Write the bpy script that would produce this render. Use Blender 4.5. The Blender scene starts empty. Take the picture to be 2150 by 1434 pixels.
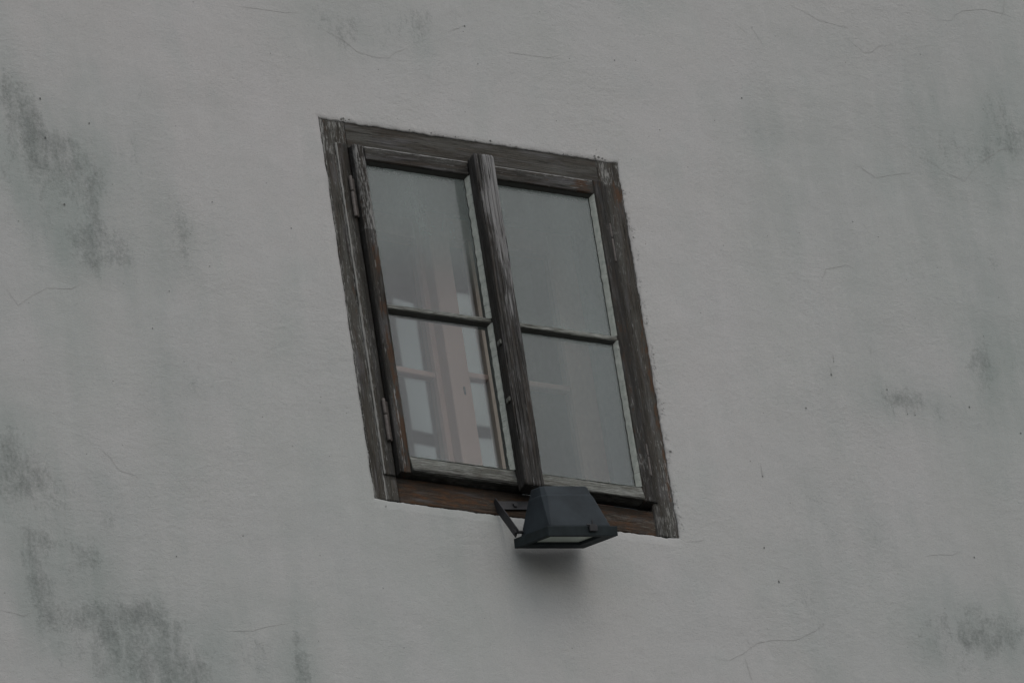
import bpy, math, random
import numpy as np
from mathutils import Vector, Matrix, noise

# ------------------------------------------------------------------ camera, sky, sun, exposure
scene = bpy.context.scene
ZC = 12.4                                   # height of the window's centre above the street
CAM_POS = (-9.1611578, -15.5402291, ZC - 10.8807864)
AZ, EL, ROLL = 0.53406333, math.radians(31.0), 0.15595697
f = Vector((math.sin(AZ)*math.cos(EL), math.cos(AZ)*math.cos(EL), math.sin(EL)))
right = Vector((math.cos(AZ), -math.sin(AZ), 0)); up = right.cross(f)
R_ = right*math.cos(ROLL) - up*math.sin(ROLL)
U_ = up*math.cos(ROLL) + right*math.sin(ROLL)
cam = bpy.data.cameras.new('camera'); cam.sensor_width = 36; cam.lens = 20000/2150*36
cam.clip_start = 0.5; cam.clip_end = 2000
co = bpy.data.objects.new('camera', cam); scene.collection.objects.link(co)
M = Matrix((R_, U_, -f)).transposed().to_4x4(); M.translation = Vector(CAM_POS)
co.matrix_world = M
scene.camera = co

SUN_EL, SUN_AZ = math.radians(46), math.radians(172)     # overcast: a huge soft sun high over the street
world = bpy.data.worlds.new("World"); scene.world = world; world.use_nodes = True
wn = world.node_tree.nodes; wl = world.node_tree.links
bg = wn['Background']
sky = wn.new('ShaderNodeTexSky'); sky.sky_type = 'NISHITA'; sky.sun_disc = False
sky.sun_elevation = SUN_EL; sky.sun_rotation = SUN_AZ
sky.air_density = 1.0; sky.dust_density = 2.2; sky.ozone_density = 1.0
hs = wn.new('ShaderNodeHueSaturation'); hs.inputs['Saturation'].default_value = 0.55
wl.new(sky.outputs[0], hs.inputs['Color']); wl.new(hs.outputs[0], bg.inputs[0])
bg.inputs[1].default_value = 0.10
sun = bpy.data.lights.new('sun', 'SUN'); sun.energy = 1.0; sun.angle = math.radians(170); sun.color = (1.0, 0.98, 0.95)
so = bpy.data.objects.new('sun', sun); scene.collection.objects.link(so)
sd = Vector((math.sin(SUN_AZ)*math.cos(SUN_EL), math.cos(SUN_AZ)*math.cos(SUN_EL), math.sin(SUN_EL)))
so.rotation_euler = sd.to_track_quat('Z', 'Y').to_euler(); so.location = (0, -30, 40)
vs = scene.view_settings; vs.view_transform = 'Standard'; vs.look = 'None'; vs.gamma = 1; vs.exposure = 0.20
scene.cycles.max_bounces = 12; scene.cycles.transparent_max_bounces = 24; scene.cycles.diffuse_bounces = 4

random.seed(4)

# ------------------------------------------------------------------ helpers
def ns(x, y, z=0.0): return noise.noise(Vector((x, y, z)))
class MB:
    """collects geometry; build() links it as ONE mesh object. verts are window-local (x right, p = towards street, z up)"""
    def __init__(s): s.v=[]; s.f=[]; s.uv=[]; s.t=[]; s.m=[]; s.sm=[]
    def vert(s, x, p, z, uv=(0,0), t=(0,0,0)):
        s.v.append((x, -p, z)); s.uv.append(uv); s.t.append(t); return len(s.v)-1
    def face(s, idx, mat=0, smooth=False): s.f.append(tuple(idx)); s.m.append(mat); s.sm.append(smooth)
    def build(s, name, mats, parent=None, flip_check=True, loc=None):
        me = bpy.data.meshes.new(name); me.from_pydata(s.v, [], s.f)
        uvl = me.uv_layers.new(name='uv')
        li = np.empty(len(me.loops), dtype=np.int32); me.loops.foreach_get('vertex_index', li)
        uva = np.array(s.uv, dtype=np.float32)[li]; uvl.data.foreach_set('uv', uva.ravel())
        ca = me.color_attributes.new('tint', 'FLOAT_COLOR', 'POINT')
        t = np.array(s.t, dtype=np.float32).reshape(-1, 3); c = np.ones((len(s.v), 4), np.float32); c[:, :3] = t
        ca.data.foreach_set('color', c.ravel())
        me.polygons.foreach_set('material_index', np.array(s.m, dtype=np.int32))
        me.polygons.foreach_set('use_smooth', np.array(s.sm, dtype=bool))
        for m in (mats if isinstance(mats, (list, tuple)) else [mats]): me.materials.append(m)
        me.update()
        o = bpy.data.objects.new(name, me); scene.collection.objects.link(o)
        if parent: o.parent = parent
        if loc: o.location = loc
        return o
def fix_normals(o):
    import bmesh
    bm = bmesh.new(); bm.from_mesh(o.data); bmesh.ops.recalc_face_normals(bm, faces=bm.faces); bm.to_mesh(o.data); bm.free()
def empty(name, loc=(0,0,0), rot=None, parent=None):
    o = bpy.data.objects.new(name, None); scene.collection.objects.link(o); o.location = loc
    o.empty_display_size = 0.1
    if rot is not None: o.rotation_euler = rot
    if parent: o.parent = parent
    return o
def tag(o, label=None, cat=None, group=None, kind=None):
    for k, v in (('label', label), ('category', cat), ('group', group), ('kind', kind)):
        if v: o[k] = v
    return o

def groove(v, gs, l, seed):
    d = 0.0
    for c, w, dep in gs: d = max(d, dep*(.65+.5*ns(l*9, c*300, seed))*max(0, 1-abs(v-c-.0012*ns(l*4, c*100, seed))/w))
    return d
def beam(mb, x, p, z, along='z', rough=0.0006, warp=0.0008, bev=0.0015, step=0.004, ps=0.0016, seed=0.0,
         tint=None, taper=None, mat=0, endround=0.0, wear=0.0, gfront=(), gside=()):
    """weathered timber: a box (x0,x1) (p0,p1) (z0,z1) whose skin is broken up by grain running along its length"""
    (x0, x1), (p0, p1), (z0, z1) = x, p, z
    if along == 'z': a0, a1, b0, b1, l0, l1 = x0, x1, p0, p1, z0, z1
    elif along == 'x': a0, a1, b0, b1, l0, l1 = z0, z1, p0, p1, x0, x1
    # cross-section outline, counter-clockwise in (a, b)
    prof = []
    def seg(pa, pb, na, nb, n):
        for i in range(n):
            k = i/n; prof.append((pa[0]+(pb[0]-pa[0])*k, pa[1]+(pb[1]-pa[1])*k, na[0]+(nb[0]-na[0])*k, na[1]+(nb[1]-na[1])*k))
    B = min(bev, (a1-a0)*.4, (b1-b0)*.4)
    na_ = max(2, int((a1-a0-2*B)/ps)); nb_ = max(2, int((b1-b0-2*B)/ps))
    seg((a0+B,b0),(a1-B,b0),(0,-1),(0,-1),max(2,na_//3)); seg((a1-B,b0),(a1,b0+B),(0,-1),(1,0),2)
    seg((a1,b0+B),(a1,b1-B),(1,0),(1,0),nb_); seg((a1,b1-B),(a1-B,b1),(1,0),(0,1),3)
    seg((a1-B,b1),(a0+B,b1),(0,1),(0,1),na_); seg((a0+B,b1),(a0,b1-B),(0,1),(-1,0),3)
    seg((a0,b1-B),(a0,b0+B),(-1,0),(-1,0),nb_); seg((a0,b0+B),(a0+B,b0),(-1,0),(0,-1),2)
    # perimeter coordinate
    per = [0.0]
    for i in range(1, len(prof)): per.append(per[-1] + math.hypot(prof[i][0]-prof[i-1][0], prof[i][1]-prof[i-1][1]))
    n = len(prof); L = l1-l0; ml = max(2, int(L/step)); rows = []
    for j in range(ml+1):
        l = l0 + L*j/ml; row = []
        wa = warp*ns(l*5, seed, 3.1); wb = warp*ns(l*5, seed, 9.7)
        er = 0.0
        if endround:
            e = min(l-l0, l1-l)
            if e < endround: er = (1-math.sqrt(max(0, 1-(1-e/endround)**2)))*endround*.6
        ca, cb = (a0+a1)/2, b0
        for i, (a, b, u, w) in enumerate(prof):
            s = per[i]; nl = math.hypot(u, w) or 1; u, w = u/nl, w/nl
            g = ns(s*420+seed*7, l*7, seed); g2 = ns(s*160+seed*3, l*3, seed+5)
            d = -rough*(max(0, g)*1.5 + max(0, g2)*1.6) + rough*.25*ns(s*900, l*60, seed)
            if abs(u) > .2 and abs(w) > .2: d -= wear*max(0, ns(l*22, seed, 4.4)+.25)*1.6 + rough*.7
            if gfront and w > .7: d -= groove(a, gfront, l, seed)
            if gside and u < -.7: d -= groove(b, gside, l, seed)
            bb = b
            if taper and b > (b0+b1)/2: bb = b + taper*((a1-a)/(a1-a0))
            aa = ca + (a-ca)*(1-er*0.6/max(.001,(a1-a0))); bb = bb - er*((bb-b0)/max(.001,(b1-b0)))
            aa += u*d + wa; bb += w*d + wb
            X, P, Z = (aa, bb, l) if along == 'z' else (l, bb, aa)
            row.append(mb.vert(X, P, Z, (s+seed*.37, l+seed*.71), tint(X, P, Z) if tint else (0, 0, 0)))
        rows.append(row)
    fl = (along == 'z')
    for j in range(ml):
        for i in range(n):
            k = (i+1) % n; q = (rows[j][i], rows[j][k], rows[j+1][k], rows[j+1][i])
            mb.face(q if not fl else q[::-1], mat, True)
    mb.face(rows[0] if fl else rows[0][::-1], mat); mb.face(rows[-1][::-1] if fl else rows[-1], mat)

def box(mb, x, p, z, mat=0, rot=None):
    c = [(a, b, d) for a in x for b in p for d in z]
    i0 = len(mb.v)
    for a, b, d in c: mb.vert(a, b, d, (a+b, d))
    for q in ((0,1,3,2),(4,6,7,5),(0,4,5,1),(2,3,7,6),(0,2,6,4),(1,5,7,3)): mb.face([i0+i for i in q], mat)

# ------------------------------------------------------------------ materials
def mat(name):
    m = bpy.data.materials.new(name); m.use_nodes = True; nt = m.node_tree; nt.nodes.clear()
    out = nt.nodes.new('ShaderNodeOutputMaterial'); return m, nt, out
def N(nt, t, **kw):
    n = nt.nodes.new(t)
    for k, v in kw.items():
        if k.startswith('_'): setattr(n, k[1:], v)
    return n
def setin(nt, sock, v):
    if isinstance(v, bpy.types.NodeSocket): nt.links.new(v, sock)
    elif v is not None: sock.default_value = v
def math_(nt, op, a, b=None, c=None, clamp=False):
    n = nt.nodes.new('ShaderNodeMath'); n.operation = op; n.use_clamp = clamp
    setin(nt, n.inputs[0], a); setin(nt, n.inputs[1], b)
    if c is not None: setin(nt, n.inputs[2], c)
    return n.outputs[0]
def mixc(nt, f, a, b):
    n = nt.nodes.new('ShaderNodeMix'); n.data_type = 'RGBA'
    setin(nt, n.inputs[0], f); setin(nt, n.inputs[6], a if isinstance(a, bpy.types.NodeSocket) else (*a, 1)); setin(nt, n.inputs[7], b if isinstance(b, bpy.types.NodeSocket) else (*b, 1))
    return n.outputs[2]
def mrange(nt, v, a, b, c=0.0, d=1.0, smooth=False):
    n = nt.nodes.new('ShaderNodeMapRange'); n.clamp = True
    if smooth: n.interpolation_type = 'SMOOTHSTEP'
    setin(nt, n.inputs[0], v); n.inputs[1].default_value = a; n.inputs[2].default_value = b; n.inputs[3].default_value = c; n.inputs[4].default_value = d
    return n.outputs[0]
def noise_(nt, vec, scale, detail=4, rough=.5, sc=(1,1,1), rotz=0.0, loc=(0,0,0), dist=0.0):
    mp = nt.nodes.new('ShaderNodeMapping'); mp.inputs[3].default_value = sc; mp.inputs[1].default_value = loc; mp.inputs[2].default_value = (0, rotz, 0)
    nt.links.new(vec, mp.inputs[0])
    n = nt.nodes.new('ShaderNodeTexNoise'); n.inputs['Scale'].default_value = scale; n.inputs['Detail'].default_value = detail
    n.inputs['Roughness'].default_value = rough; n.inputs['Distortion'].default_value = dist
    nt.links.new(mp.outputs[0], n.inputs['Vector']); return n.outputs[0]
def attr_rgb(nt, name):
    a = nt.nodes.new('ShaderNodeAttribute'); a.attribute_name = name
    s = nt.nodes.new('ShaderNodeSeparateColor'); nt.links.new(a.outputs['Color'], s.inputs[0]); return s.outputs
def principled(nt, out, col, rough=.8, spec=.3, bump=None, bdist=.001, bstr=1.0, metal=0.0):
    p = nt.nodes.new('ShaderNodeBsdfPrincipled')
    setin(nt, p.inputs['Base Color'], col if isinstance(col, bpy.types.NodeSocket) else (*col, 1))
    setin(nt, p.inputs['Roughness'], rough); p.inputs['Specular IOR Level'].default_value = spec; p.inputs['Metallic'].default_value = metal
    if bump is not None:
        b = nt.nodes.new('ShaderNodeBump'); b.inputs['Distance'].default_value = bdist; b.inputs['Strength'].default_value = bstr
        nt.links.new(bump, b.inputs['Height']); nt.links.new(b.outputs[0], p.inputs['Normal'])
    nt.links.new(p.outputs[0], out.inputs[0]); return p

def wood_mat(name, dark, mid, pale, rust, pale_lo=.56, pale_hi=.66, rust_lo=.64, gray=(.16,.16,.165), psc=(300, 45), gsc=(380, 14), pd=.4):
    m, nt, out = mat(name)
    uv = nt.nodes.new('ShaderNodeUVMap'); uv.uv_map = 'uv'; U = uv.outputs[0]
    t = attr_rgb(nt, 'tint')
    grain = noise_(nt, U, 1, 6, .65, (*gsc, 1)); fine = noise_(nt, U, 1, 5, .7, (900, 60, 1)); broad = noise_(nt, U, 1, 4, .55, (34, 5, 1))
    blot = noise_(nt, U, 1, 5, .6, (90, 26, 1), loc=(3, 7, 0))
    c = mixc(nt, mrange(nt, grain, .34, .66), dark, mid)
    c = mixc(nt, mrange(nt, broad, .42, .62, 0, .6), c, gray)
    k = math_(nt, 'MULTIPLY', mrange(nt, fine, .50, .66), .5); c = mixc(nt, math_(nt, 'MULTIPLY', k, 1.5, clamp=True), c, dark)
    c = mixc(nt, mrange(nt, noise_(nt, U, 1, 4, .55, (70, 7, 1), loc=(4, 9, 0)), .50, .68, 0, .45), c, (.058, .042, .031))
    c = mixc(nt, mrange(nt, noise_(nt, U, 1, 4, .55, (60, 8, 1), loc=(14, 3, 0)), .52, .68, 0, .6), c, (.112, .110, .112))
    # bare orange-brown timber where the grey skin is gone
    r = math_(nt, 'ADD', blot, math_(nt, 'MULTIPLY', t[0], .5)); r = mrange(nt, r, rust_lo, rust_lo+.14)
    c = mixc(nt, math_(nt, 'MULTIPLY', r, mrange(nt, grain, .3, .55, .35, .95)), c, rust)
    # flakes of old pale paint, and the painted-in lit edge of the top rails
    pn = noise_(nt, U, 1, 7, .68, (*psc, 1), loc=(9, 2, 0), dist=pd)
    pp = math_(nt, 'ADD', pn, math_(nt, 'MULTIPLY', t[1], .25)); pp = math_(nt, 'ADD', pp, math_(nt, 'MULTIPLY', math_(nt, 'SUBTRACT', broad, .5), .35))
    pk = mrange(nt, pp, pale_lo, pale_hi)
    c = mixc(nt, math_(nt, 'MULTIPLY', pk, .8), c, pale)
    # grime, and shade painted in beside sashes, under rails and in grooves
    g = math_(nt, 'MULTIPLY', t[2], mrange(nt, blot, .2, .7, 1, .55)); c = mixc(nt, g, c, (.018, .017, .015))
    # open checks along the grain
    ck = noise_(nt, U, 1, 3, .5, (520, 5, 1), loc=(1, 4, 0)); ck = mrange(nt, ck, .64, .69); c = mixc(nt, math_(nt, 'MULTIPLY', ck, .8), c, (.012, .011, .01))
    h = math_(nt, 'ADD', math_(nt, 'MULTIPLY', grain, 1.0), math_(nt, 'MULTIPLY', fine, .5)); h = math_(nt, 'ADD', h, math_(nt, 'MULTIPLY', pk, .35)); h = math_(nt, 'SUBTRACT', h, ck)
    principled(nt, out, c, .85, .2, h, .0022, 1.0); return m
WOOD = wood_mat('weathered_timber', (.020,.018,.014), (.078,.072,.061), (.26,.26,.245), (.075,.041,.023), .58, .67, gray=(.105,.107,.098))
WOOD_SASH = wood_mat('weathered_sash_timber', (.014,.013,.011), (.056,.051,.044), (.26,.26,.25), (.062,.034,.019), .60, .70, .68, gray=(.080,.082,.076))
WOOD_RAIL = wood_mat('washed_out_rail_timber', (.045,.046,.038), (.17,.172,.15), (.31,.32,.295), (.11,.06,.03), .52, .66, .72, gray=(.16,.165,.145), psc=(520, 30), gsc=(600, 16), pd=.2)
WOOD_COVER = wood_mat('grooved_cover_timber', (.012,.011,.010), (.062,.058,.052), (.25,.248,.245), (.05,.032,.020), .57, .66, .72, gray=(.085,.084,.080), psc=(420, 15), gsc=(330, 6), pd=.15)
WOOD_LOW = wood_mat('orange_brown_timber', (.022,.015,.010), (.070,.046,.030), (.17,.155,.13), (.088,.045,.023), .58, .68, .60, gray=(.062,.055,.047), psc=(420, 40))

def putty_mat():
    m, nt, out = mat('old_putty')
    uv = nt.nodes.new('ShaderNodeUVMap'); uv.uv_map = 'uv'; U = uv.outputs[0]
    a = noise_(nt, U, 1, 5, .6, (160, 60, 1)); b = noise_(nt, U, 1, 3, .5, (60, 420, 1), dist=1.2)
    c = mixc(nt, mrange(nt, a, .35, .65), (.27, .295, .265), (.37, .385, .35))
    ck = mrange(nt, b, .655, .68); c = mixc(nt, math_(nt, 'MULTIPLY', ck, .75), c, (.06, .06, .055))
    s = mrange(nt, noise_(nt, U, 1, 2, .5, (260, 260, 1)), .70, .73); c = mixc(nt, s, c, (.05,.05,.045))
    t = attr_rgb(nt, 'tint'); c = mixc(nt, t[2], c, (.02, .02, .018))
    h = math_(nt, 'SUBTRACT', a, ck); principled(nt, out, c, .8, .25, h, .001, .6); return m
PUTTY = putty_mat()

def glass_mat(name, dust_base, seed, n_=1.52):
    """flat window glass (real slab, both faces): Fresnel reflection over clear transmission, with a film of dried dirt"""
    m, nt, out = mat(name)
    tc = nt.nodes.new('ShaderNodeTexCoord'); V = tc.outputs['Object']
    geo = nt.nodes.new('ShaderNodeNewGeometry')
    ior = mrange(nt, geo.outputs['Backfacing'], 0, 1, n_, 1/n_)
    fr = nt.nodes.new('ShaderNodeFresnel'); nt.links.new(ior, fr.inputs[0])
    bn = noise_(nt, V, 5, 2, .5, (1, 1, .6), loc=(seed, 0, 0)); b = nt.nodes.new('ShaderNodeBump'); b.inputs['Distance'].default_value = .0012; b.inputs['Strength'].default_value = .6
    nt.links.new(bn, b.inputs['Height']); nt.links.new(b.outputs[0], fr.inputs['Normal'])
    tr = nt.nodes.new('ShaderNodeBsdfTransparent'); tr.inputs[0].default_value = (.93, .96, .95, 1)
    gl = nt.nodes.new('ShaderNodeBsdfGlossy'); gl.inputs['Roughness'].default_value = .0; nt.links.new(b.outputs[0], gl.inputs['Normal'])
    mx = nt.nodes.new('ShaderNodeMixShader'); nt.links.new(fr.outputs[0], mx.inputs[0]); nt.links.new(tr.outputs[0], mx.inputs[1]); nt.links.new(gl.outputs[0], mx.inputs[2])
    df = nt.nodes.new('ShaderNodeBsdfDiffuse'); df.inputs[0].default_value = (.245, .28, .268, 1)
    d1 = noise_(nt, V, 1, 4, .55, (7, 1, 2.2), loc=(seed, 0, 3)); d2 = noise_(nt, V, 1, 6, .7, (120, 1, 60), loc=(seed, 0, 1))
    t = attr_rgb(nt, 'tint')
    d = math_(nt, 'MULTIPLY', math_(nt, 'ADD', t[0], dust_base), mrange(nt, d1, .3, .7, .7, 1.3)); d = math_(nt, 'MULTIPLY', d, mrange(nt, d2, .3, .7, .85, 1.15), clamp=True)
    mx2 = nt.nodes.new('ShaderNodeMixShader'); nt.links.new(d, mx2.inputs[0]); nt.links.new(mx.outputs[0], mx2.inputs[1]); nt.links.new(df.outputs[0], mx2.inputs[2])
    nt.links.new(mx2.outputs[0], out.inputs[0]); return m
GLASS = glass_mat('dusty_window_glass', .02, 1.0)
GLASS_IN = glass_mat('inner_window_glass', .0, 5.0, 1.95)

def simple(name, col, rough=.6, spec=.4, var=.2, metal=0.0, scale=40, bdist=.0004):
    m, nt, out = mat(name)
    tc = nt.nodes.new('ShaderNodeTexCoord'); V = tc.outputs['Object']
    a = noise_(nt, V, scale, 5, .6); b = noise_(nt, V, scale*6, 4, .6)
    lo = tuple(c*(1-var) for c in col); hi = tuple(c*(1+var) for c in col)
    c = mixc(nt, mrange(nt, a, .3, .7), lo, hi)
    principled(nt, out, c, rough, spec, b, bdist, .5, metal); return m
IRON = simple('rusty_iron', (.075, .065, .058), .6, .4, .4, 0, 120)
INNER_WOOD = simple('pinkish_painted_wood', (.36, .225, .19), .5, .4, .06, 0, 12)
INNER_GREY = simple('grey_painted_wood', (.22, .25, .27), .6, .3, .08, 0, 12)
INNER_WOOD_BRIGHT = simple('brightened_pinkish_wood', (.66, .50, .44), .5, .4, .06, 0, 12)  # copy of the inner wood, brightened in colour where glass reflection is missing
ROOM = simple('room_plaster', (.20, .21, .22), .9, .1, .08, 0, 3)
LAMP = simple('dull_lamp_paint', (.024, .031, .036), .68, .18, .35, 0, 14)
LAMP_EDGE = simple('dirty_lamp_rim_paint', (.018, .024, .026), .7, .15, .25, 0, 40)
STEEL = simple('blackened_steel', (.022, .022, .024), .6, .4, .3, 0, 60)
GLASS_REFLECTION = simple('pale_glass_reflection', (.45, .50, .44), .35, .5, .05, .0, 30)  # lamp glass: pale colour stands in for the wall's reflection
GROUND = simple('street_paving', (.13, .127, .12), .9, .2, .25, 0, 1.5)

def wall_mat():
    m, nt, out = mat('weathered_plaster')
    tc = nt.nodes.new('ShaderNodeTexCoord'); V = tc.outputs['Object']
    t = attr_rgb(nt, 'tint')
    big = noise_(nt, V, 1.1, 3, .5, (1, 1, .6)); mid = noise_(nt, V, 4.5, 5, .55, (1, 1, .6), loc=(2, 0, 5))
    c = mixc(nt, mrange(nt, big, .35, .65), (.392, .380, .370), (.355, .362, .348))
    c = mixc(nt, mrange(nt, mid, .42, .72, 0, .55), c, (.40, .39, .388))
    c = mixc(nt, mrange(nt, noise_(nt, V, 9, 4, .6, (1,1,.5), loc=(7,0,1)), .5, .75, 0, .35), c, (.30, .33, .315))
    # faint wash of algae round the stains, then the stains themselves: speckled growth in vertical runs
    wash = math_(nt, 'MULTIPLY', t[1], mrange(nt, noise_(nt, V, 1, 5, .6, (9, 1, 3.0)), .3, .65, .25, 1.0))
    c = mixc(nt, math_(nt, 'MULTIPLY', wash, .68), c, (.215, .25, .232))
    s1 = noise_(nt, V, 1, 6, .68, (36, 1, 22), rotz=.10, dist=.5); s2 = noise_(nt, V, 1, 6, .80, (150, 1, 120), loc=(3, 0, 2)); s3 = noise_(nt, V, 1, 3, .6, (18, 1, 9), loc=(5, 0, 2))
    x = math_(nt, 'ADD', math_(nt, 'MULTIPLY', s1, .95), math_(nt, 'MULTIPLY', s2, 1.15)); x = math_(nt, 'ADD', x, math_(nt, 'MULTIPLY', s3, .5))
    x = math_(nt, 'ADD', x, math_(nt, 'MULTIPLY', t[0], .46)); x = math_(nt, 'ADD', x, math_(nt, 'MULTIPLY', math_(nt, 'SUBTRACT', noise_(nt, V, 1, 3, .6, (30, 1, 5), rotz=.06, loc=(8, 0, 4)), .5), .35))
    k = mrange(nt, x, 1.54, 1.98); k = math_(nt, 'MULTIPLY', k, mrange(nt, t[0], .0, .25))
    c = mixc(nt, math_(nt, 'MULTIPLY', k, .64), c, (.085, .097, .090))
    # faint runs of lighter limewash and a fine tonal grain
    c = mixc(nt, mrange(nt, noise_(nt, V, 1, 5, .62, (26, 1, 3.2), loc=(1, 0, 9)), .50, .72, 0, .20), c, (.435, .43, .42))
    c = mixc(nt, mrange(nt, noise_(nt, V, 1, 4, .7, (190, 1, 230), loc=(6, 0, 3)), .48, .70, 0, .42), c, (.27, .285, .275))
    spk = mrange(nt, noise_(nt, V, 1, 5, .75, (120, 1, 80), loc=(2, 0, 6)), .66, .74); c = mixc(nt, math_(nt, 'MULTIPLY', math_(nt, 'MULTIPLY', spk, .5), mrange(nt, mid, .42, .6)), c, (.17, .18, .17))
    # soot
    c = mixc(nt, math_(nt, 'MULTIPLY', t[2], .55), c, (.15, .145, .125))
    # pin-holes
    vo = nt.nodes.new('ShaderNodeTexVoronoi'); vo.inputs['Scale'].default_value = 34; nt.links.new(V, vo.inputs['Vector'])
    sel = nt.nodes.new('ShaderNodeSeparateColor'); nt.links.new(vo.outputs['Color'], sel.inputs[0])
    hole = math_(nt, 'MULTIPLY', math_(nt, 'LESS_THAN', vo.outputs['Distance'], math_(nt, 'MULTIPLY', sel.outputs[1], .055)), math_(nt, 'GREATER_THAN', sel.outputs[0], .80))
    c = mixc(nt, math_(nt, 'MULTIPLY', hole, .6), c, (.10, .10, .09))
    # trowelled, slightly combed surface
    h1 = noise_(nt, V, 1, 5, .62, (95, 1, 108)); h2 = noise_(nt, V, 1, 4, .65, (260, 1, 320)); h3 = noise_(nt, V, 7, 4, .5)
    h4 = noise_(nt, V, 1, 3, .5, (30, 1, 52), dist=.8)
    amp = mrange(nt, noise_(nt, V, 3.2, 3, .5, loc=(4, 1, 8)), .4, .65, .35, 1.0)
    hh = math_(nt, 'MULTIPLY', math_(nt, 'ADD', h1, math_(nt, 'MULTIPLY', h4, .8)), amp)
    h = math_(nt, 'ADD', hh, math_(nt, 'MULTIPLY', h2, .6)); h = math_(nt, 'ADD', h, math_(nt, 'MULTIPLY', h3, 4.0)); h = math_(nt, 'SUBTRACT', h, hole)
    principled(nt, out, c, .95, .08, h, .0023, .8); return m
PLASTER = wall_mat()
CRACK = simple('crack_grey', (.30, .297, .283), .95, .05, .1)  # grey a little darker than the plaster: cracks, trails, some crumbs
PIT = simple('dark_pit', (.10, .105, .10), .95, .05, .1)

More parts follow.
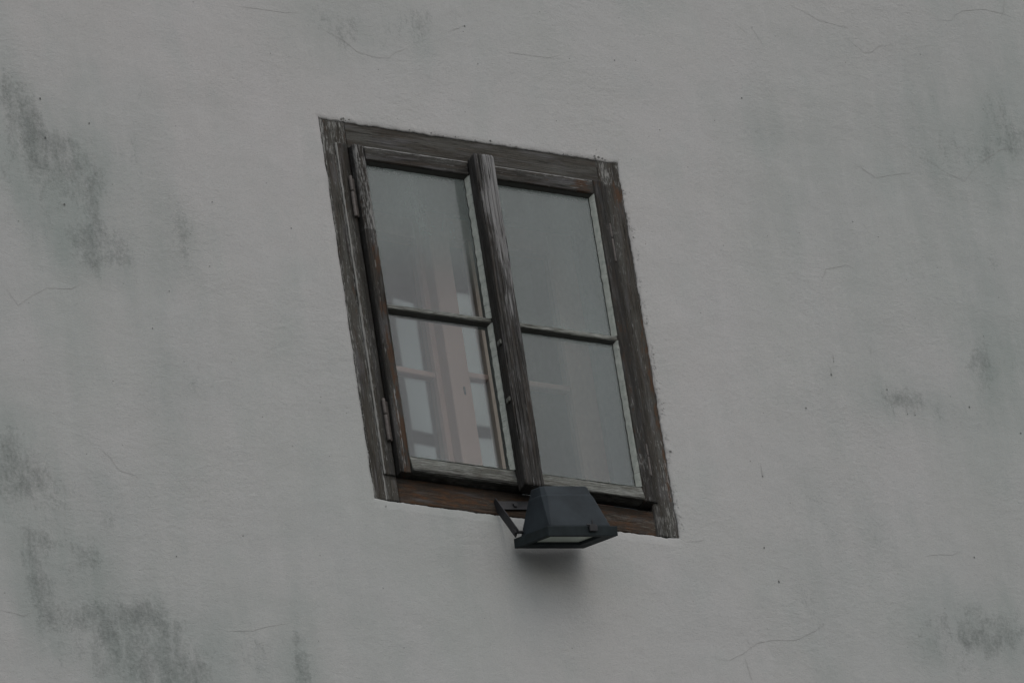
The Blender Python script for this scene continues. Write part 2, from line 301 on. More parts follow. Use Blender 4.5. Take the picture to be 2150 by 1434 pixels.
# ------------------------------------------------------------------ the street and the wall
g = MB(); g2 = 300
for a, b in ((-g2, g2), (g2, g2), (g2, -g2), (-g2, -g2)): g.vert(a, b, 0)
g.face((0, 1, 2, 3)); go = g.build('ground', GROUND); fix_normals(go); tag(go, kind='structure')
STAINS= [(-1.1355, 0.421, 0.034, 0.075, 0.9), (-1.1009, 0.3768, 0.039, 0.056, 0.95), (-1.0554, 0.3282, 0.046, 0.04, 0.5), (-1.1308, 0.2665, 0.073, 0.062, 0.5), (-1.0672, 0.2767, 0.049, 0.05, 0.55), (-1.0104, 0.323, 0.03, 0.069, 0.5), (-1.0009, 0.2129, 0.055, 0.075, 0.45), (-0.9455, 0.2465, 0.027, 0.075, 0.6), (-1.0834, 0.1876, 0.073, 0.05, 0.45), (-0.9538, 0.0846, 0.055, 0.048, 0.65), (-0.9873, 0.0426, 0.055, 0.056, 0.8), (-0.9136, 0.0416, 0.049, 0.028, 0.6), (-0.7625, 0.108, 0.027, 0.069, 0.6), (-0.752, 0.1901, 0.022, 0.062, 0.35), (-0.8229, 0.2659, 0.027, 0.075, 0.3), (-0.806, 0.4938, 0.049, 0.037, 0.35), (-0.8618, 0.322, 0.073, 0.062, 0.3), (-1.1513, 0.0908, 0.073, 0.05, 0.35), (-0.7861, -0.2566, 0.043, 0.069, 0.4), (-0.7479, -0.2693, 0.03, 0.022, 0.4), (-0.8786, -0.2701, 0.03, 0.075, 0.2), (-0.861, -0.4002, 0.027, 0.087, 0.35), (-0.7856, -0.6051, 0.049, 0.062, 0.22), (-1.0189, -0.218, 0.022, 0.075, 0.25), (-1.2475, -0.4968, 0.046, 0.075, 1), (-1.2213, -0.5287, 0.03, 0.056, 0.75), (-1.1777, -0.5642, 0.034, 0.048, 0.7), (-1.2622, -0.5759, 0.039, 0.069, 0.7), (-1.1199, -0.5917, 0.049, 0.05, 0.35), (-1.0215, -0.6256, 0.02, 0.056, 0.55), (-1.1919, -0.7314, 0.027, 0.044, 0.9), (-1.2261, -0.7595, 0.015, 0.069, 0.8), (-1.0942, -0.7476, 0.027, 0.04, 1), (-1.1962, -0.8608, 0.032, 0.056, 0.9), (-1.22, -0.8289, 0.015, 0.087, 0.8), (-1.101, -0.895, 0.049, 0.035, 0.7), (-1.035, -0.8981, 0.055, 0.056, 0.75), (-0.9846, -0.8681, 0.055, 0.045, 0.65), (-0.9363, -0.9086, 0.067, 0.069, 0.75), (-0.879, -0.9831, 0.079, 0.056, 0.7), (-1.0564, -0.9825, 0.073, 0.062, 0.5), (-0.961, -1.0168, 0.085, 0.05, 0.6), (-0.7379, -0.9299, 0.022, 0.075, 0.5), (-0.6938, -0.936, 0.027, 0.062, 0.6), (-0.612, -0.9137, 0.016, 0.069, 0.9), (-0.6072, -0.9777, 0.022, 0.05, 0.8), (-0.4255, -0.7949, 0.043, 0.1, 0.3), (-1.1418, -0.9586, 0.098, 0.075, 0.3), (-1.1201, -0.6863, 0.11, 0.075, 0.3), (-0.3383, 0.7624, 0.061, 0.056, 0.4), (-0.3012, 0.7301, 0.037, 0.05, 0.45), (-0.2049, 0.7399, 0.046, 0.05, 0.4), (-0.0954, 0.797, 0.051, 0.075, 0.5), (-0.0827, 0.7604, 0.018, 0.037, 0.5), (0.0286, 0.8244, 0.03, 0.062, 0.4), (0.1802, 0.8695, 0.061, 0.05, 0.25), (0.1409, 0.6879, 0.073, 0.075, 0.15), (-0.4765, 0.6114, 0.037, 0.05, 0.2), (0.2793, 0.7237, 0.043, 0.044, 0.2), (0.7316, 0.6446, 0.049, 0.033, 0.3), (0.7733, 0.6357, 0.037, 0.037, 0.3), (0.9133, 0.9143, 0.055, 0.019, 0.35), (1.1858, 0.8208, 0.03, 0.056, 0.4), (1.2418, 0.8168, 0.027, 0.062, 0.35), (1.1828, 0.6625, 0.037, 0.05, 0.5), (1.263, 0.6885, 0.049, 0.062, 0.35), (1.3414, 0.6682, 0.061, 0.045, 0.5), (1.3895, 0.8277, 0.034, 0.062, 0.3), (1.4138, 0.7523, 0.043, 0.069, 0.5), (1.4587, 0.7199, 0.03, 0.045, 0.8), (1.2342, 0.1138, 0.046, 0.069, 0.45), (1.245, 0.0707, 0.03, 0.05, 0.45), (1.332, 0.1026, 0.049, 0.062, 0.4), (0.9834, -0.0435, 0.061, 0.035, 0.5), (1.0557, -0.052, 0.079, 0.035, 0.65), (0.8386, 0.005, 0.024, 0.028, 0.35), (0.7361, -0.3598, 0.032, 0.06, 0.5), (0.8475, -0.3321, 0.037, 0.05, 0.3), (0.892, -0.4252, 0.03, 0.028, 0.5), (0.7796, -0.5144, 0.032, 0.033, 0.3), (0.6763, -0.6262, 0.037, 0.06, 0.55), (1.0236, -0.642, 0.061, 0.05, 0.65), (1.1103, -0.6677, 0.051, 0.045, 0.75), (1.2014, -0.6374, 0.049, 0.062, 0.75), (1.0928, -0.5961, 0.073, 0.044, 0.35), (0.9278, -0.7035, 0.049, 0.037, 0.35), (1.0293, -0.7455, 0.073, 0.035, 0.4), (1.2004, -0.4767, 0.049, 0.075, 0.3), (0.3438, -0.6942, 0.049, 0.05, 0.2), (0.5538, -0.7153, 0.037, 0.05, 0.15), (1.3162, 0.3577, 0.073, 0.075, 0.3), (1.2599, -0.086, 0.085, 0.1, 0.3), (1.2115, 1.0375, 0.049, 0.05, 0.15)]
CRACKS= [[(-1.2144, -0.0653), (-1.1783, -0.1218), (-1.1387, -0.0903), (-1.1021, -0.0666), (-1.045, -0.0604), (-1.0082, -0.0365)], [(-0.5388, 0.7618), (-0.4857, 0.7631), (-0.4208, 0.7639), (-0.3904, 0.7703)], [(-0.3362, 0.7345), (-0.2858, 0.7135), (-0.2539, 0.6867), (-0.2075, 0.6791), (-0.1772, 0.6828), (-0.1569, 0.7003), (-0.118, 0.7223)], [(-0.0138, 0.781), (0.0318, 0.8055)], [(0.1261, 0.7501), (0.1988, 0.7518), (0.2353, 0.7527), (0.2672, 0.7632)], [(0.9044, 1.0094), (0.9513, 0.9908), (0.9624, 0.9821), (0.9928, 0.9766), (1.0482, 0.97)], [(1.037, 0.9416), (1.0812, 0.9066), (1.1011, 0.9126), (1.1235, 0.9322), (1.1632, 0.9428)], [(1.2931, 1.0326), (1.3351, 1.0397), (1.3483, 1.0566), (1.3703, 1.0724), (1.4241, 1.0869), (1.4749, 1.0847), (1.512, 1.0776)], [(1.4926, 1.1254), (1.4849, 1.0905), (1.4723, 1.0709)], [(0.993, 0.5929), (1.0504, 0.5578), (1.0917, 0.5721), (1.1508, 0.588)], [(1.172, 0.6372), (1.1962, 0.6319), (1.2415, 0.6037), (1.2887, 0.5864), (1.3133, 0.6178), (1.3512, 0.6527), (1.4026, 0.6911), (1.4426, 0.7015), (1.4678, 0.7003)], [(0.8559, 0.249), (0.8741, 0.2838), (0.9133, 0.2961), (0.9268, 0.3033), (0.9443, 0.297), (0.9549, 0.2871)], [(0.3881, -0.7851), (0.4215, -0.7977), (0.4453, -0.797), (0.4844, -0.7751), (0.5051, -0.7579), (0.5253, -0.7432), (0.5693, -0.7291), (0.624, -0.7232), (0.6503, -0.7089), (0.6836, -0.6887), (0.7111, -0.6681)], [(0.5003, -0.7368), (0.5071, -0.7601)], [(0.4856, -0.7822), (0.4908, -0.8081), (0.496, -0.8485)], [(-1.3106, -0.9003), (-1.2781, -0.903), (-1.2566, -0.9072), (-1.2448, -0.8998), (-1.2332, -0.8948)], [(-1.0312, -0.4579), (-1.006, -0.4806), (-0.9874, -0.5114), (-0.9545, -0.5176), (-0.939, -0.5285)], [(0.9982, -0.4579), (1.0341, -0.4482), (1.0714, -0.4444), (1.0988, -0.4283)], [(0.3866, -0.5023), (0.417, -0.4982), (0.4362, -0.4895)], [(0.9548, 0.0879), (0.9502, 0.0619)], [(-0.7765, -0.882), (-0.7193, -0.8734), (-0.6835, -0.8582), (-0.625, -0.8423)], [(0.7478, 0.93), (0.7727, 0.9079)], [(0.7855, 0.9324), (0.811, 0.884)]]
PITS= [(0.7554, -0.104, 0.0022, 0.0), (0.8371, -0.0041, 0.0028, 0.024), (0.8494, 0.0318, 0.0016, 0.022), (0.9772, -0.0229, 0.0022, 0.018), (0.6119, -0.3027, 0.0022, 0.036), (0.584, -0.4916, 0.0022, 0.0), (0.607, -0.5755, 0.0028, 0.007), (-0.4861, 0.1818, 0.0016, 0.0), (0.0316, 0.8042, 0.0022, 0.0), (0.0508, 0.7053, 0.0016, 0.0), (-0.8777, -0.7103, 0.0016, 0.0), (-0.7107, -0.6366, 0.0016, 0.0), (1.1268, -0.4431, 0.0022, 0.0), (-0.7011, 0.0496, 0.0014, 0.0), (-1.0617, 0.4293, 0.0028, 0.0), (-0.8087, -0.0307, 0.0016, 0.0), (-0.9495, 0.3827, 0.0022, 0.0), (0.4088, 0.7738, 0.0016, 0.0), (-0.3516, -0.5132, 0.0016, 0.004), (-0.6732, 0.2211, 0.0016, 0.0), (1.1878, -0.0393, 0.0022, 0.0), (1.3123, -0.0912, 0.0022, 0.0), (1.0196, -0.0824, 0.0016, 0.022), (1.0393, -0.0821, 0.0016, 0.016), (0.7286, 0.7236, 0.0022, 0.0), (0.9665, 0.4253, 0.0016, 0.0), (-1.0612, 0.3273, 0.0028, 0.0), (-1.0359, 0.158, 0.0028, 0.0), (-0.8615, -0.134, 0.0016, 0.0)]

OFF = (0, 0, ZC)
wb = MB(); PW = .004
SOOT = []
def wall_tint(x, z):
    a = b = s = 0.0
    for (u, v, rx, ry, k) in STAINS:
        dx = x-u; dz = z-v
        if abs(dx) > rx*4.2 or abs(dz) > ry*4.2: continue
        q = (dx/rx)**2 + (dz/ry)**2
        a += k*math.exp(-q*.75); b += k*.55*math.exp(-q*.22)
    for (u, v, rx, ry, k) in SOOT: s += k*math.exp(-((x-u)/rx)**2*.8-((z-v)/ry)**2*.8)
    b += .35*max(0, ns(x*1.3, z*1.0, 2.2)) + .25*max(0, ns(x*3.1, z*2.0, 7.7))
    b += .28*min(1, max(0, (x-.3)/.9)) + .12*min(1, max(0, (-x-.5)/.6))
    return (min(1, a), min(1, b), min(1, s))
def wv(x, z, p=PW): return wb.vert(x, p, z, (x, z), wall_tint(x, z))
# fine field round the window with an opening, coarse beyond
hx, hz = .44, .56
xs = [-5, -3.2, -2.2] + [round(-1.7+.02*i, 4) for i in range(63)] + [-hx] + [round(-hx+.02*i, 4) for i in range(1, 44)] + [hx] + [round(hx+.02*i, 4) for i in range(1, 73)] + [2.4, 3.4, 5]
zs = [-ZC, -6, -2.4] + [round(-1.5+.02*i, 4) for i in range(47)] + [-hz] + [round(-hz+.02*i, 4) for i in range(1, 56)] + [hz] + [round(hz+.02*i, 4) for i in range(1, 50)] + [2.2, 3.2]
xs = sorted(set(xs)); zs = sorted(set(zs))
grid = {}
for i, x in enumerate(xs):
    for j, z in enumerate(zs):
        if -hx < x < hx and -hz < z < hz: continue
        grid[i, j] = wv(x, z)
for i in range(len(xs)-1):
    for j in range(len(zs)-1):
        cx, cz = (xs[i]+xs[i+1])/2, (zs[j]+zs[j+1])/2
        if abs(cx) < hx and abs(cz) < hz: continue
        wb.face((grid[i, j], grid[i+1, j], grid[i+1, j+1], grid[i, j+1]))
# ragged plaster edge round the frame
def edge_off(side, s):
    r = .0011*ns(s*90, side*3.3, 1) + .0016*ns(s*28, side*5.1, 2) + .0008*ns(s*300, side, 3)
    if side == 0: return (-.0018+1.3*r)*max(.2, min(1, (FX-abs(s))/.03))                              # bottom
    if side == 1: return .0018 + 1.6*r + .0008*ns(s*500, 1, 1)   # right: overlaps the timber, bristly
    if side == 2: return .0028 + 1.5*r                              # top
    return -.0010 + .8*r + (.0050*max(0, ns(s*14, 9, 9)))         # left: open joint with gaps
FX, FZ = .375, .494
ring = []
stp = .0025
def side_pts():
    n = int(2*FX/stp)
    for i in range(n): yield 0, -1+2*i/n, -1
    n2 = int(2*FZ/stp)
    for i in range(n2): yield 1, 1, -1+2*i/n2
    for i in range(n): yield 2, 1-2*i/n, 1
    for i in range(n2): yield 3, -1, 1-2*i/n2
for side, a, b in side_pts():
    X, Z = a*FX, b*FZ; o_ = edge_off(side, X if side in (0, 2) else Z)
    nx, nz = {0: (0, 1), 1: (-1, 0), 2: (0, -1), 3: (1, 0)}[side]
    row = []
    px, pz = X+nx*o_, Z+nz*o_
    lip = .0018*max(0, ns(X*60+3, Z*60, 5))*min(1, min(FX-abs(X), 1)/.03 if side == 2 else (FZ-abs(Z))/.03) if side in (1, 2) else 0
    row.append(wv(px, pz, -.012)); bt_ = max(0, min(1, (FX-abs(X)-.004)/.03)) if side == 0 else 0; row.append(wv(px, pz, (.0016-.0020*bt_)+lip*.5))
    for k, (t, ph) in enumerate(((.06, (.0030-.0024*bt_)+lip), (.16, (.0040-.0018*bt_)+lip*.7), (.35, PW), (.65, PW), (1.0, PW))):
        gx, gz = a*hx, b*hz
        row.append(wv(px+(gx-px)*t, pz+(gz-pz)*t, ph))
    ring.append(row)
for i in range(len(ring)):
    r0, r1 = ring[i], ring[(i+1) % len(ring)]
    for k in range(len(r0)-1): wb.face((r0[k], r0[k+1], r1[k+1], r1[k]), 0, 0 < k < 3)
# bristles of dried plaster along the right edge and a few crumbs along the top
rb = random.Random(8)
def sliver(x, z, dx, dz, w, h, m=0):
    l = math.hypot(dx, dz); nx, nz = -dz/l*w, dx/l*w
    a = wv(x+nx, z+nz, PW); b = wv(x-nx, z-nz, PW); c = wv(x, z, PW+h); d = wv(x+dx, z+dz, PW+h*.3)
    for q in ((a, c, d), (c, b, d), (a, b, c)): wb.face(q, m)
for i in range(330):
    z = rb.uniform(-.47, .42); x = FX + rb.uniform(-.002, .010) * (1 if rb.random() < .7 else 1.7)
    if ns(z*17, 3, 3) < -.12: continue
    sliver(x, z, rb.uniform(.001, .005), -rb.uniform(.001, .005), .0004, rb.uniform(.0004, .0014), 0)
for i in range(90):
    z = rb.uniform(-.45, .1); sliver(-FX-rb.uniform(-.001, .004), z, -rb.uniform(.0005, .002), -rb.uniform(.001, .004), .0005, rb.uniform(.0005, .0015), 0)
def crumb(x, z, r, m):
    n = 7; c = wv(x, z, PW+r*.9); ringv = [wv(x+math.cos(k*6.283/n)*r*rb.uniform(.7, 1.3), z+math.sin(k*6.283/n)*r*rb.uniform(.5, 1), PW-.001) for k in range(n)]
    for k in range(n): wb.face((c, ringv[k], ringv[(k+1) % n]), m)
for i in range(34):
    x = rb.uniform(-.36, .37); crumb(x, FZ+rb.uniform(-.002, .003), rb.uniform(.0006, .003)*rb.random()+.0006, 0)
for (x, z, r) in ((-.315, .499, .0045), (-.32, .497, .003), (-.30, .4985, .003), (.052, .499, .004), (.315, .500, .0045), (.325, .499, .004), (.335, .497, .0035), (.362, -.489, .003), (.385, -.27, .005)): crumb(x, z, r, 1)
# hairline cracks and pits (marks in the plaster)
def ribbon(pts, w, m, hgt):
    fine = []
    for (x0, z0), (x1, z1) in zip(pts, pts[1:]):
        n = max(2, int(math.hypot(x1-x0, z1-z0)/.006))
        for i in range(n):
            k = i/n; fine.append((x0+(x1-x0)*k+.0012*ns(x0*7+k*9, z0*5+k*17, 1), z0+(z1-z0)*k+.0014*ns(x0*9+k*13, z0*3+k*21, 4)))
    fine.append(pts[-1]); prev = None; n = len(fine)
    for i, (x, z) in enumerate(fine):
        a = fine[max(0, i-1)]; b = fine[min(n-1, i+1)]; dx, dz = b[0]-a[0], b[1]-a[1]; l = math.hypot(dx, dz) or 1
        ww = w*(.45+.9*abs(ns(x*60, z*60, 2)))*min(1, .25+4*min(i, n-1-i)/n)
        cur = (wv(x-dz/l*ww, z+dx/l*ww, PW+hgt), wv(x+dz/l*ww, z-dx/l*ww, PW+hgt))
        if prev: wb.face((prev[0], prev[1], cur[1], cur[0]), m)
        prev = cur
for i, c in enumerate(CRACKS): ribbon(c, .00055, 1, .0006+.0001*(i % 5))
for x, z, r, tr in PITS:
    n = 9; cc = [wv(x+math.cos(k*6.283/n)*r*.7*rb.uniform(.75, 1.2), z+math.sin(k*6.283/n)*r*1.1*rb.uniform(.8, 1.2), PW+.0012) for k in range(n)]
    wb.face(cc, 2)
    if tr: ribbon([(x, z), (x+rb.uniform(-.002, .002), z+tr*.6), (x+rb.uniform(-.003, .003), z+tr)], .0007, 1, .0014)
# the rest of the building: reveal of the opening, room behind, sides, back, roof
def quad(a, b, c, d, m=0):
    i = [wb.vert(*q, (q[0], q[2]), (0, 0, 0)) for q in (a, b, c, d)]; wb.face(i, m)
X0, X1, Z0, Z1, D = -.40, .40, -.52, .52, -.34
quad((X0, -.058, Z0), (X0, D, Z0), (X0, D, Z1), (X0, -.058, Z1), 3); quad((X1, -.058, Z0), (X1, -.058, Z1), (X1, D, Z1), (X1, D, Z0), 3)
quad((X0, -.058, Z1), (X0, D, Z1), (X1, D, Z1), (X1, -.058, Z1), 3); quad((X0, -.058, Z0), (X1, -.058, Z0), (X1, D, Z0), (X0, D, Z0), 3)
rx, rz0, rz1, rd = 2.2, -1.1, 1.7, -4.0
quad((-rx, rd, rz0), (rx, rd, rz0), (rx, rd, rz1), (-rx, rd, rz1), 3); quad((-rx, D, rz0), (-rx, rd, rz0), (-rx, rd, rz1), (-rx, D, rz1), 3)
quad((rx, D, rz0), (rx, D, rz1), (rx, rd, rz1), (rx, rd, rz0), 3); quad((-rx, D, rz1), (-rx, rd, rz1), (rx, rd, rz1), (rx, D, rz1), 3); quad((-rx, D, rz0), (rx, D, rz0), (rx, rd, rz0), (-rx, rd, rz0), 3)
for (a, b, c, d) in ((-rx, X0, rz0, rz1), (X1, rx, rz0, rz1), (X0, X1, rz0, Z0), (X0, X1, Z1, rz1)): quad((a, D, c), (b, D, c), (b, D, d), (a, D, d), 3)
bw, bt, bd = 5, 3.2, -8
quad((-bw, PW, -ZC), (-bw, PW, bt), (-bw, bd, bt), (-bw, bd, -ZC)); quad((bw, PW, -ZC), (bw, bd, -ZC), (bw, bd, bt), (bw, PW, bt))
quad((-bw, bd, -ZC), (-bw, bd, bt), (bw, bd, bt), (bw, bd, -ZC)); quad((-bw, PW, bt), (bw, PW, bt), (bw, bd, bt), (-bw, bd, bt))
wall = wb.build('plastered_wall', [PLASTER, CRACK, PIT, ROOM], loc=OFF)
wall['kind'] = 'thing'; tag(wall, 'tall grey plastered house wall with greenish mould stains and hairline cracks round the window', 'wall')

# ------------------------------------------------------------------ the window
win = empty('casement_window', OFF)
win['kind'] = 'thing'; tag(win, 'old weathered wooden casement window with four dusty panes set into the grey plastered wall', 'window')
def t_frame_left(x, p, z):
    r = .45*max(0, ns(z*9, 1, 1))*(1 if x > -.36 else .6); d = .75*max(0, min(1, (x+.338)/.015)) * (1 if z < .43 and z > -.44 else 0)  # d: shade beside the left sash, painted into the tint
    if z > .42: r = .1
    l = .9*math.exp(-((x+.345)/.0018)**2)*(1 if z < .40 else 0) + .35*(z > .40) + .5*math.exp(-((x+.372)/.003)**2)
    return (r, l, d)
def t_frame_right(x, p, z):
    e = max(0, min(1, (x-.356)/.012)); band = .9*max(0, min(1, (.16-z)/.12)) * (1 if z > -.40 else .1)
    return (.55*e*band + .45*math.exp(-((z-.40)/.04)**2)*(x > .35), .35*(z > .43) + .25*(z < -.3), .55*(1-min(1, max(0, (x-.332)/.018))) * (z < .43))  # last value: painted-in shade along the right sash
def t_top(x, p, z): return (.12*max(0, ns(x*8, 2, 1)), -.5, .30*max(0, ns(x*4, 5, 2)) + .55*max(0, min(1, (.443-z)/.012)))  # lower edge darkened to imitate the shaded gap above the sash
def t_low(x, p, z): return (.22+.35*ns(x*9, 2, 2), -.12+.3*(x > .2), .80*max(0, min(1, (z+.462)/.03)) + .35*math.exp(-((x-.05)/.12)**2) + .5*max(0, min(1, (-.29-x)/.02)))  # upper edge darkened as the sash's shadow, painted into the tint
fr = MB()
beam(fr, (-.375, -.3128), (-.06, .0008), (-.494, .494), 'z', tint=t_frame_left, seed=1, rough=.0008, warp=.0012, wear=.001)
beam(fr, (.3183, .375), (-.06, .0006), (-.494, .494), 'z', tint=t_frame_right, seed=2, rough=.0008, warp=.0008, wear=.0012)
beam(fr, (-.3124, .3178), (-.06, 0), (.424, .4935), 'x', tint=t_top, seed=3, rough=.0004)
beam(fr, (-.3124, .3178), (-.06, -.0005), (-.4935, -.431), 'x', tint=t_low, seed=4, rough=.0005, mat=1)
# moulded bead on the left post
beam(fr, (-.3455, -.3150), (.0012, .0055), (-.43, .43), 'z', tint=lambda x, p, z: (.2*max(0, ns(z*6, 4, 1)), .15+1.3*math.exp(-((x+.3425)/.0018)**2), .92*max(0, min(1, (x+.338)/.014))), seed=5, rough=.0007, bev=.003, warp=.0005, wear=.001, ps=.0008, gfront=((-.3345, .0022, .002),))  # inner half of the bead carries painted shade
beam(fr, (.3185, .3330), (.0012, .0040), (-.41, .425), 'z', tint=lambda x, p, z: (.1, .5*math.exp(-((x-.3322)/.0012)**2), .80), seed=15, rough=.0005, bev=.002, warp=.0002)  # whole bead darkened as painted shade next to the sash
fro = fr.build('frame', [WOOD, WOOD_LOW], win)

GL, GR = (-.2825, -.0245), (.0345, .2885)
def t_sl(x, p, z): return ((.15+.5*max(0, .5+ns(z*11, 3, 8)))*max(0, min(1, (.26-z)/.2))*(x > -.303) + .1, .55*(z > .2) + .45*max(0, ns(z*14, 6, 2)) - (.4 if x > -.297 and z < .1 else 0) + .9*math.exp(-((x+.2975+.001*ns(z*6, 2, 2))/.0012)**2)*(z < .15)*(ns(z*9, 7, 1) > -.1) + .5*math.exp(-((x+.2835)/.0016)**2) * (1 if p > .012 else 0), .9*(x < -.3085)*(p < .019) + .45*max(0, min(1, (-.297-x)/.008))*(.6+ns(z*7, 8, 1)))  # outer side and left half darkened with painted shade
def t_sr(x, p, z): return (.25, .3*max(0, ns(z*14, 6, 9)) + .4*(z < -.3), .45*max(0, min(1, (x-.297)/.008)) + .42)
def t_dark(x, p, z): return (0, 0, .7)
def t_tr(x, p, z): return (.1 + .6*math.exp(-((x-.26)/.02)**2), .05 + 1.1*math.exp(-((z-.4190)/.0022)**2)*(p > .012), .30*max(0, min(1, (.408-z)/.02)))  # pale line on the top edge imitates a bevel catching light
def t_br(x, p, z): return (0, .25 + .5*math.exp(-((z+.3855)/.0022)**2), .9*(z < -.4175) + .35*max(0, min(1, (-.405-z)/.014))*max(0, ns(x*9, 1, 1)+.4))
def sash(xa, xb, gx, seed, left):
    s = MB(); P0 = -.020
    if left:
        beam(s, (xa, gx[0]), (P0, .022), (-.429, .4215), 'z', tint=t_sl, seed=seed, rough=.0011, warp=.0012, bev=.004, wear=.0016)
        beam(s, (gx[1], .0000), (P0, .0205), (-.427, .4212), 'z', tint=t_dark, seed=seed+1, rough=.0007, mat=0)
    else:
        beam(s, (.0020, gx[0]), (P0, .0205), (-.419, .4212), 'z', tint=t_dark, seed=seed, rough=.0007)
        beam(s, (gx[1], xb), (P0, .0215), (-.4205, .4215), 'z', tint=t_sr, seed=seed+1, rough=.0009, warp=.0006, bev=.003, wear=.001)
    a, b = gx[0]+.0004, gx[1]-.0004
    beam(s, (a, b), (P0, .0210), (.3845, .4208), 'x', tint=t_tr, seed=seed+2, rough=.0008, wear=.0006)
    beam(s, (a, b), (P0, .0175), (-.4285 if left else -.4200, -.3835), 'x', tint=t_br, seed=seed+3, rough=.0009, mat=1, taper=.010, bev=.003, wear=.0008)
    o = s.build('sash', [WOOD_SASH, WOOD_RAIL], win)
    # glazing bar
    gbm = MB(); beam(gbm, (a, b), (-.016, .0185), (-.0035, .0085), 'x', tint=lambda x, p, z: (0, .35, .85*(p < .012)), seed=seed+4, rough=.0007, warp=.0010, bev=.0015, wear=.001)
    gbm.build('glazing_bar', WOOD_RAIL, o)
    for k, (z0, z1) in enumerate(((.0087, .3843), (-.3833, -.0037))):
        # pane
        pm = MB(); n = 24; i0 = 0
        def dust(x, z):
            u = (x-gx[0])/(gx[1]-gx[0]); v = (z-z0)/(z1-z0)
            e = min(x-a, b-x, z-z0, z1-z)
            d = .30*math.exp(-(b-x)/.006) + .16*math.exp(-e/.010)
            if left and k == 0: q = max(0, min(1, (v-.10)/.50)); d += .40*q*q*(3-2*q) + .06*v
            elif left: d += .015
            elif k == 0: d += .42
            else: d += .24 + .08*v
            return (min(.9, d), 0, 0)
        for side, pp in ((0, .0055), (1, .0025)):
            st = len(pm.v)
            for i in range(n+1):
                for j in range(n+1):
                    x = a+.0002+(b-a-.0004)*i/n; z = z0+.0002+(z1-z0-.0004)*j/n
                    pm.vert(x, pp, z, (x, z), dust(x, z) if side == 0 else (-.2, 0, 0))
            for i in range(n):
                for j in range(n):
                    q = (st+i*(n+1)+j, st+(i+1)*(n+1)+j, st+(i+1)*(n+1)+j+1, st+i*(n+1)+j+1)
                    pm.face(q if side == 0 else q[::-1], 0, True)
        po = pm.build('pane', GLASS, o)
        # putty bead: triangular fillet on right, left and bottom of the pane
        pu = MB()
        def fillet(p0, p1, inward, w, hgt, sd, dk=0.0):
            n = 90; L = math.hypot(p1[0]-p0[0], p1[1]-p0[1]); prev = None
            for i in range(n+1):
                t = i/n; x = p0[0]+(p1[0]-p0[0])*t; z = p0[1]+(p1[1]-p0[1])*t
                ww = w*(1+.25*ns(t*L*60, sd, 1)); hh = hgt*(1+.10*ns(t*L*80, sd, 4))
                cur = []
                for kk, (c, pp) in enumerate(((0, .0056), (0, .0056+hh), (.35, .0056+hh*.72), (.86, .0056+.0024), (.88, .0056+.0020), (1.0, .0056+.0004))):
                    cur.append(pu.vert(x+inward[0]*ww*c, pp, z+inward[1]*ww*c, (c*ww+sd, t*L), (0, 0, dk if c < .87 else .96)))
                if prev:
                    for q in range(5): pu.face((prev[q], prev[q+1], cur[q+1], cur[q]), 0, False)
                prev = cur
        fillet((b, z0), (b, z1), (-1, 0), .0088, .0150, seed+k)
        fillet((a, z0), (a, z1), (1, 0), .0045, .0125, seed+k+.3, .3)
        fillet((a, z0), (b, z0), (0, 1), .0060, .0115 if k else .0110, seed+k+.6)
        fillet((a, z1), (b, z1), (0, -1), .0050, .0110, seed+k+.8, .93)  # top bead coloured dark as the shade of an underside
        pob = pu.build('putty_bead', PUTTY, o)
    return o
sl = sash(-.3110, 0, GL, 10, True); sr = sash(0, .3160, GR, 20, False)
# lighter block at the foot of the right sash
# cover strip over the meeting stiles
cs = MB()
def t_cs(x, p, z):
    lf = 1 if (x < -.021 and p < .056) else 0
    return (.25*lf, (-.9 if lf else .05 + .75*max(0, min(1, (x+.014)/.014))*max(0, min(1, (z+.05)/.25)) + .5*ns(z*5, 3, 3)), .85*lf + .25*(z < -.2)*(x < 0) + .9*(not lf)*max(max(0, 1-abs(x-c_-.0012*ns(z*4, c_*100, 31))/.0012) for c_ in (-.0165, -.0075, .0035, .0120)))  # left face and grooves darkened by shade painted into the tint
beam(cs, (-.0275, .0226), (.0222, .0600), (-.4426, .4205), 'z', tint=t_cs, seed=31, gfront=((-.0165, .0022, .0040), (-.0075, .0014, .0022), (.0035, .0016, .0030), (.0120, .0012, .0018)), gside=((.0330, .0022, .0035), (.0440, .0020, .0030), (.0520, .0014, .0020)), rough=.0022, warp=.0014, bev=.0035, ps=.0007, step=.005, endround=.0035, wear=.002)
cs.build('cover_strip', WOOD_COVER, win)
# nails standing proud of the cover strip's side
for nz in (-.0715, -.2196):
    nm = MB(); box(nm, (-.0315, -.0270), (.036, .052), (nz-.006, nz+.006)); no = nm.build('wooden_plug', WOOD_RAIL, win); fix_normals(no)
    md = no.modifiers.new('b', 'BEVEL'); md.width = .002; md.segments = 2
# hinges
def hinge(x, p, z0, z1, r=.0043):
    h = MB(); n = 14
    zm = z0+(z1-z0)*.62
    def cyl(za, zb, rr):
        rings = []
        for (z, q) in ((za, .55), (za+.0012, .95), (za+.003, 1), (zb-.003, 1), (zb-.0012, .95), (zb, .55)):
            rings.append([h.vert(x+math.cos(k*6.2832/n)*rr*q, p+math.sin(k*6.2832/n)*rr*q, z, (k/n, z)) for k in range(n)])
        for A, B in zip(rings, rings[1:]):
            for k in range(n): h.face((A[k], A[(k+1) % n], B[(k+1) % n], B[k])[::-1], 0, True)
        h.face(rings[0]); h.face(rings[-1][::-1])
    cyl(z0, zm-.0006, r); cyl(zm+.0006, z1, r*.96)
    box(h, (x-.001, x+.013) if x < 0 else (x-.013, x+.001), (-.004, .0020 if x > 0 else .0062), (z0+.004, z1-.004))
    o = h.build('hinge', IRON, win); fix_normals(o); return o
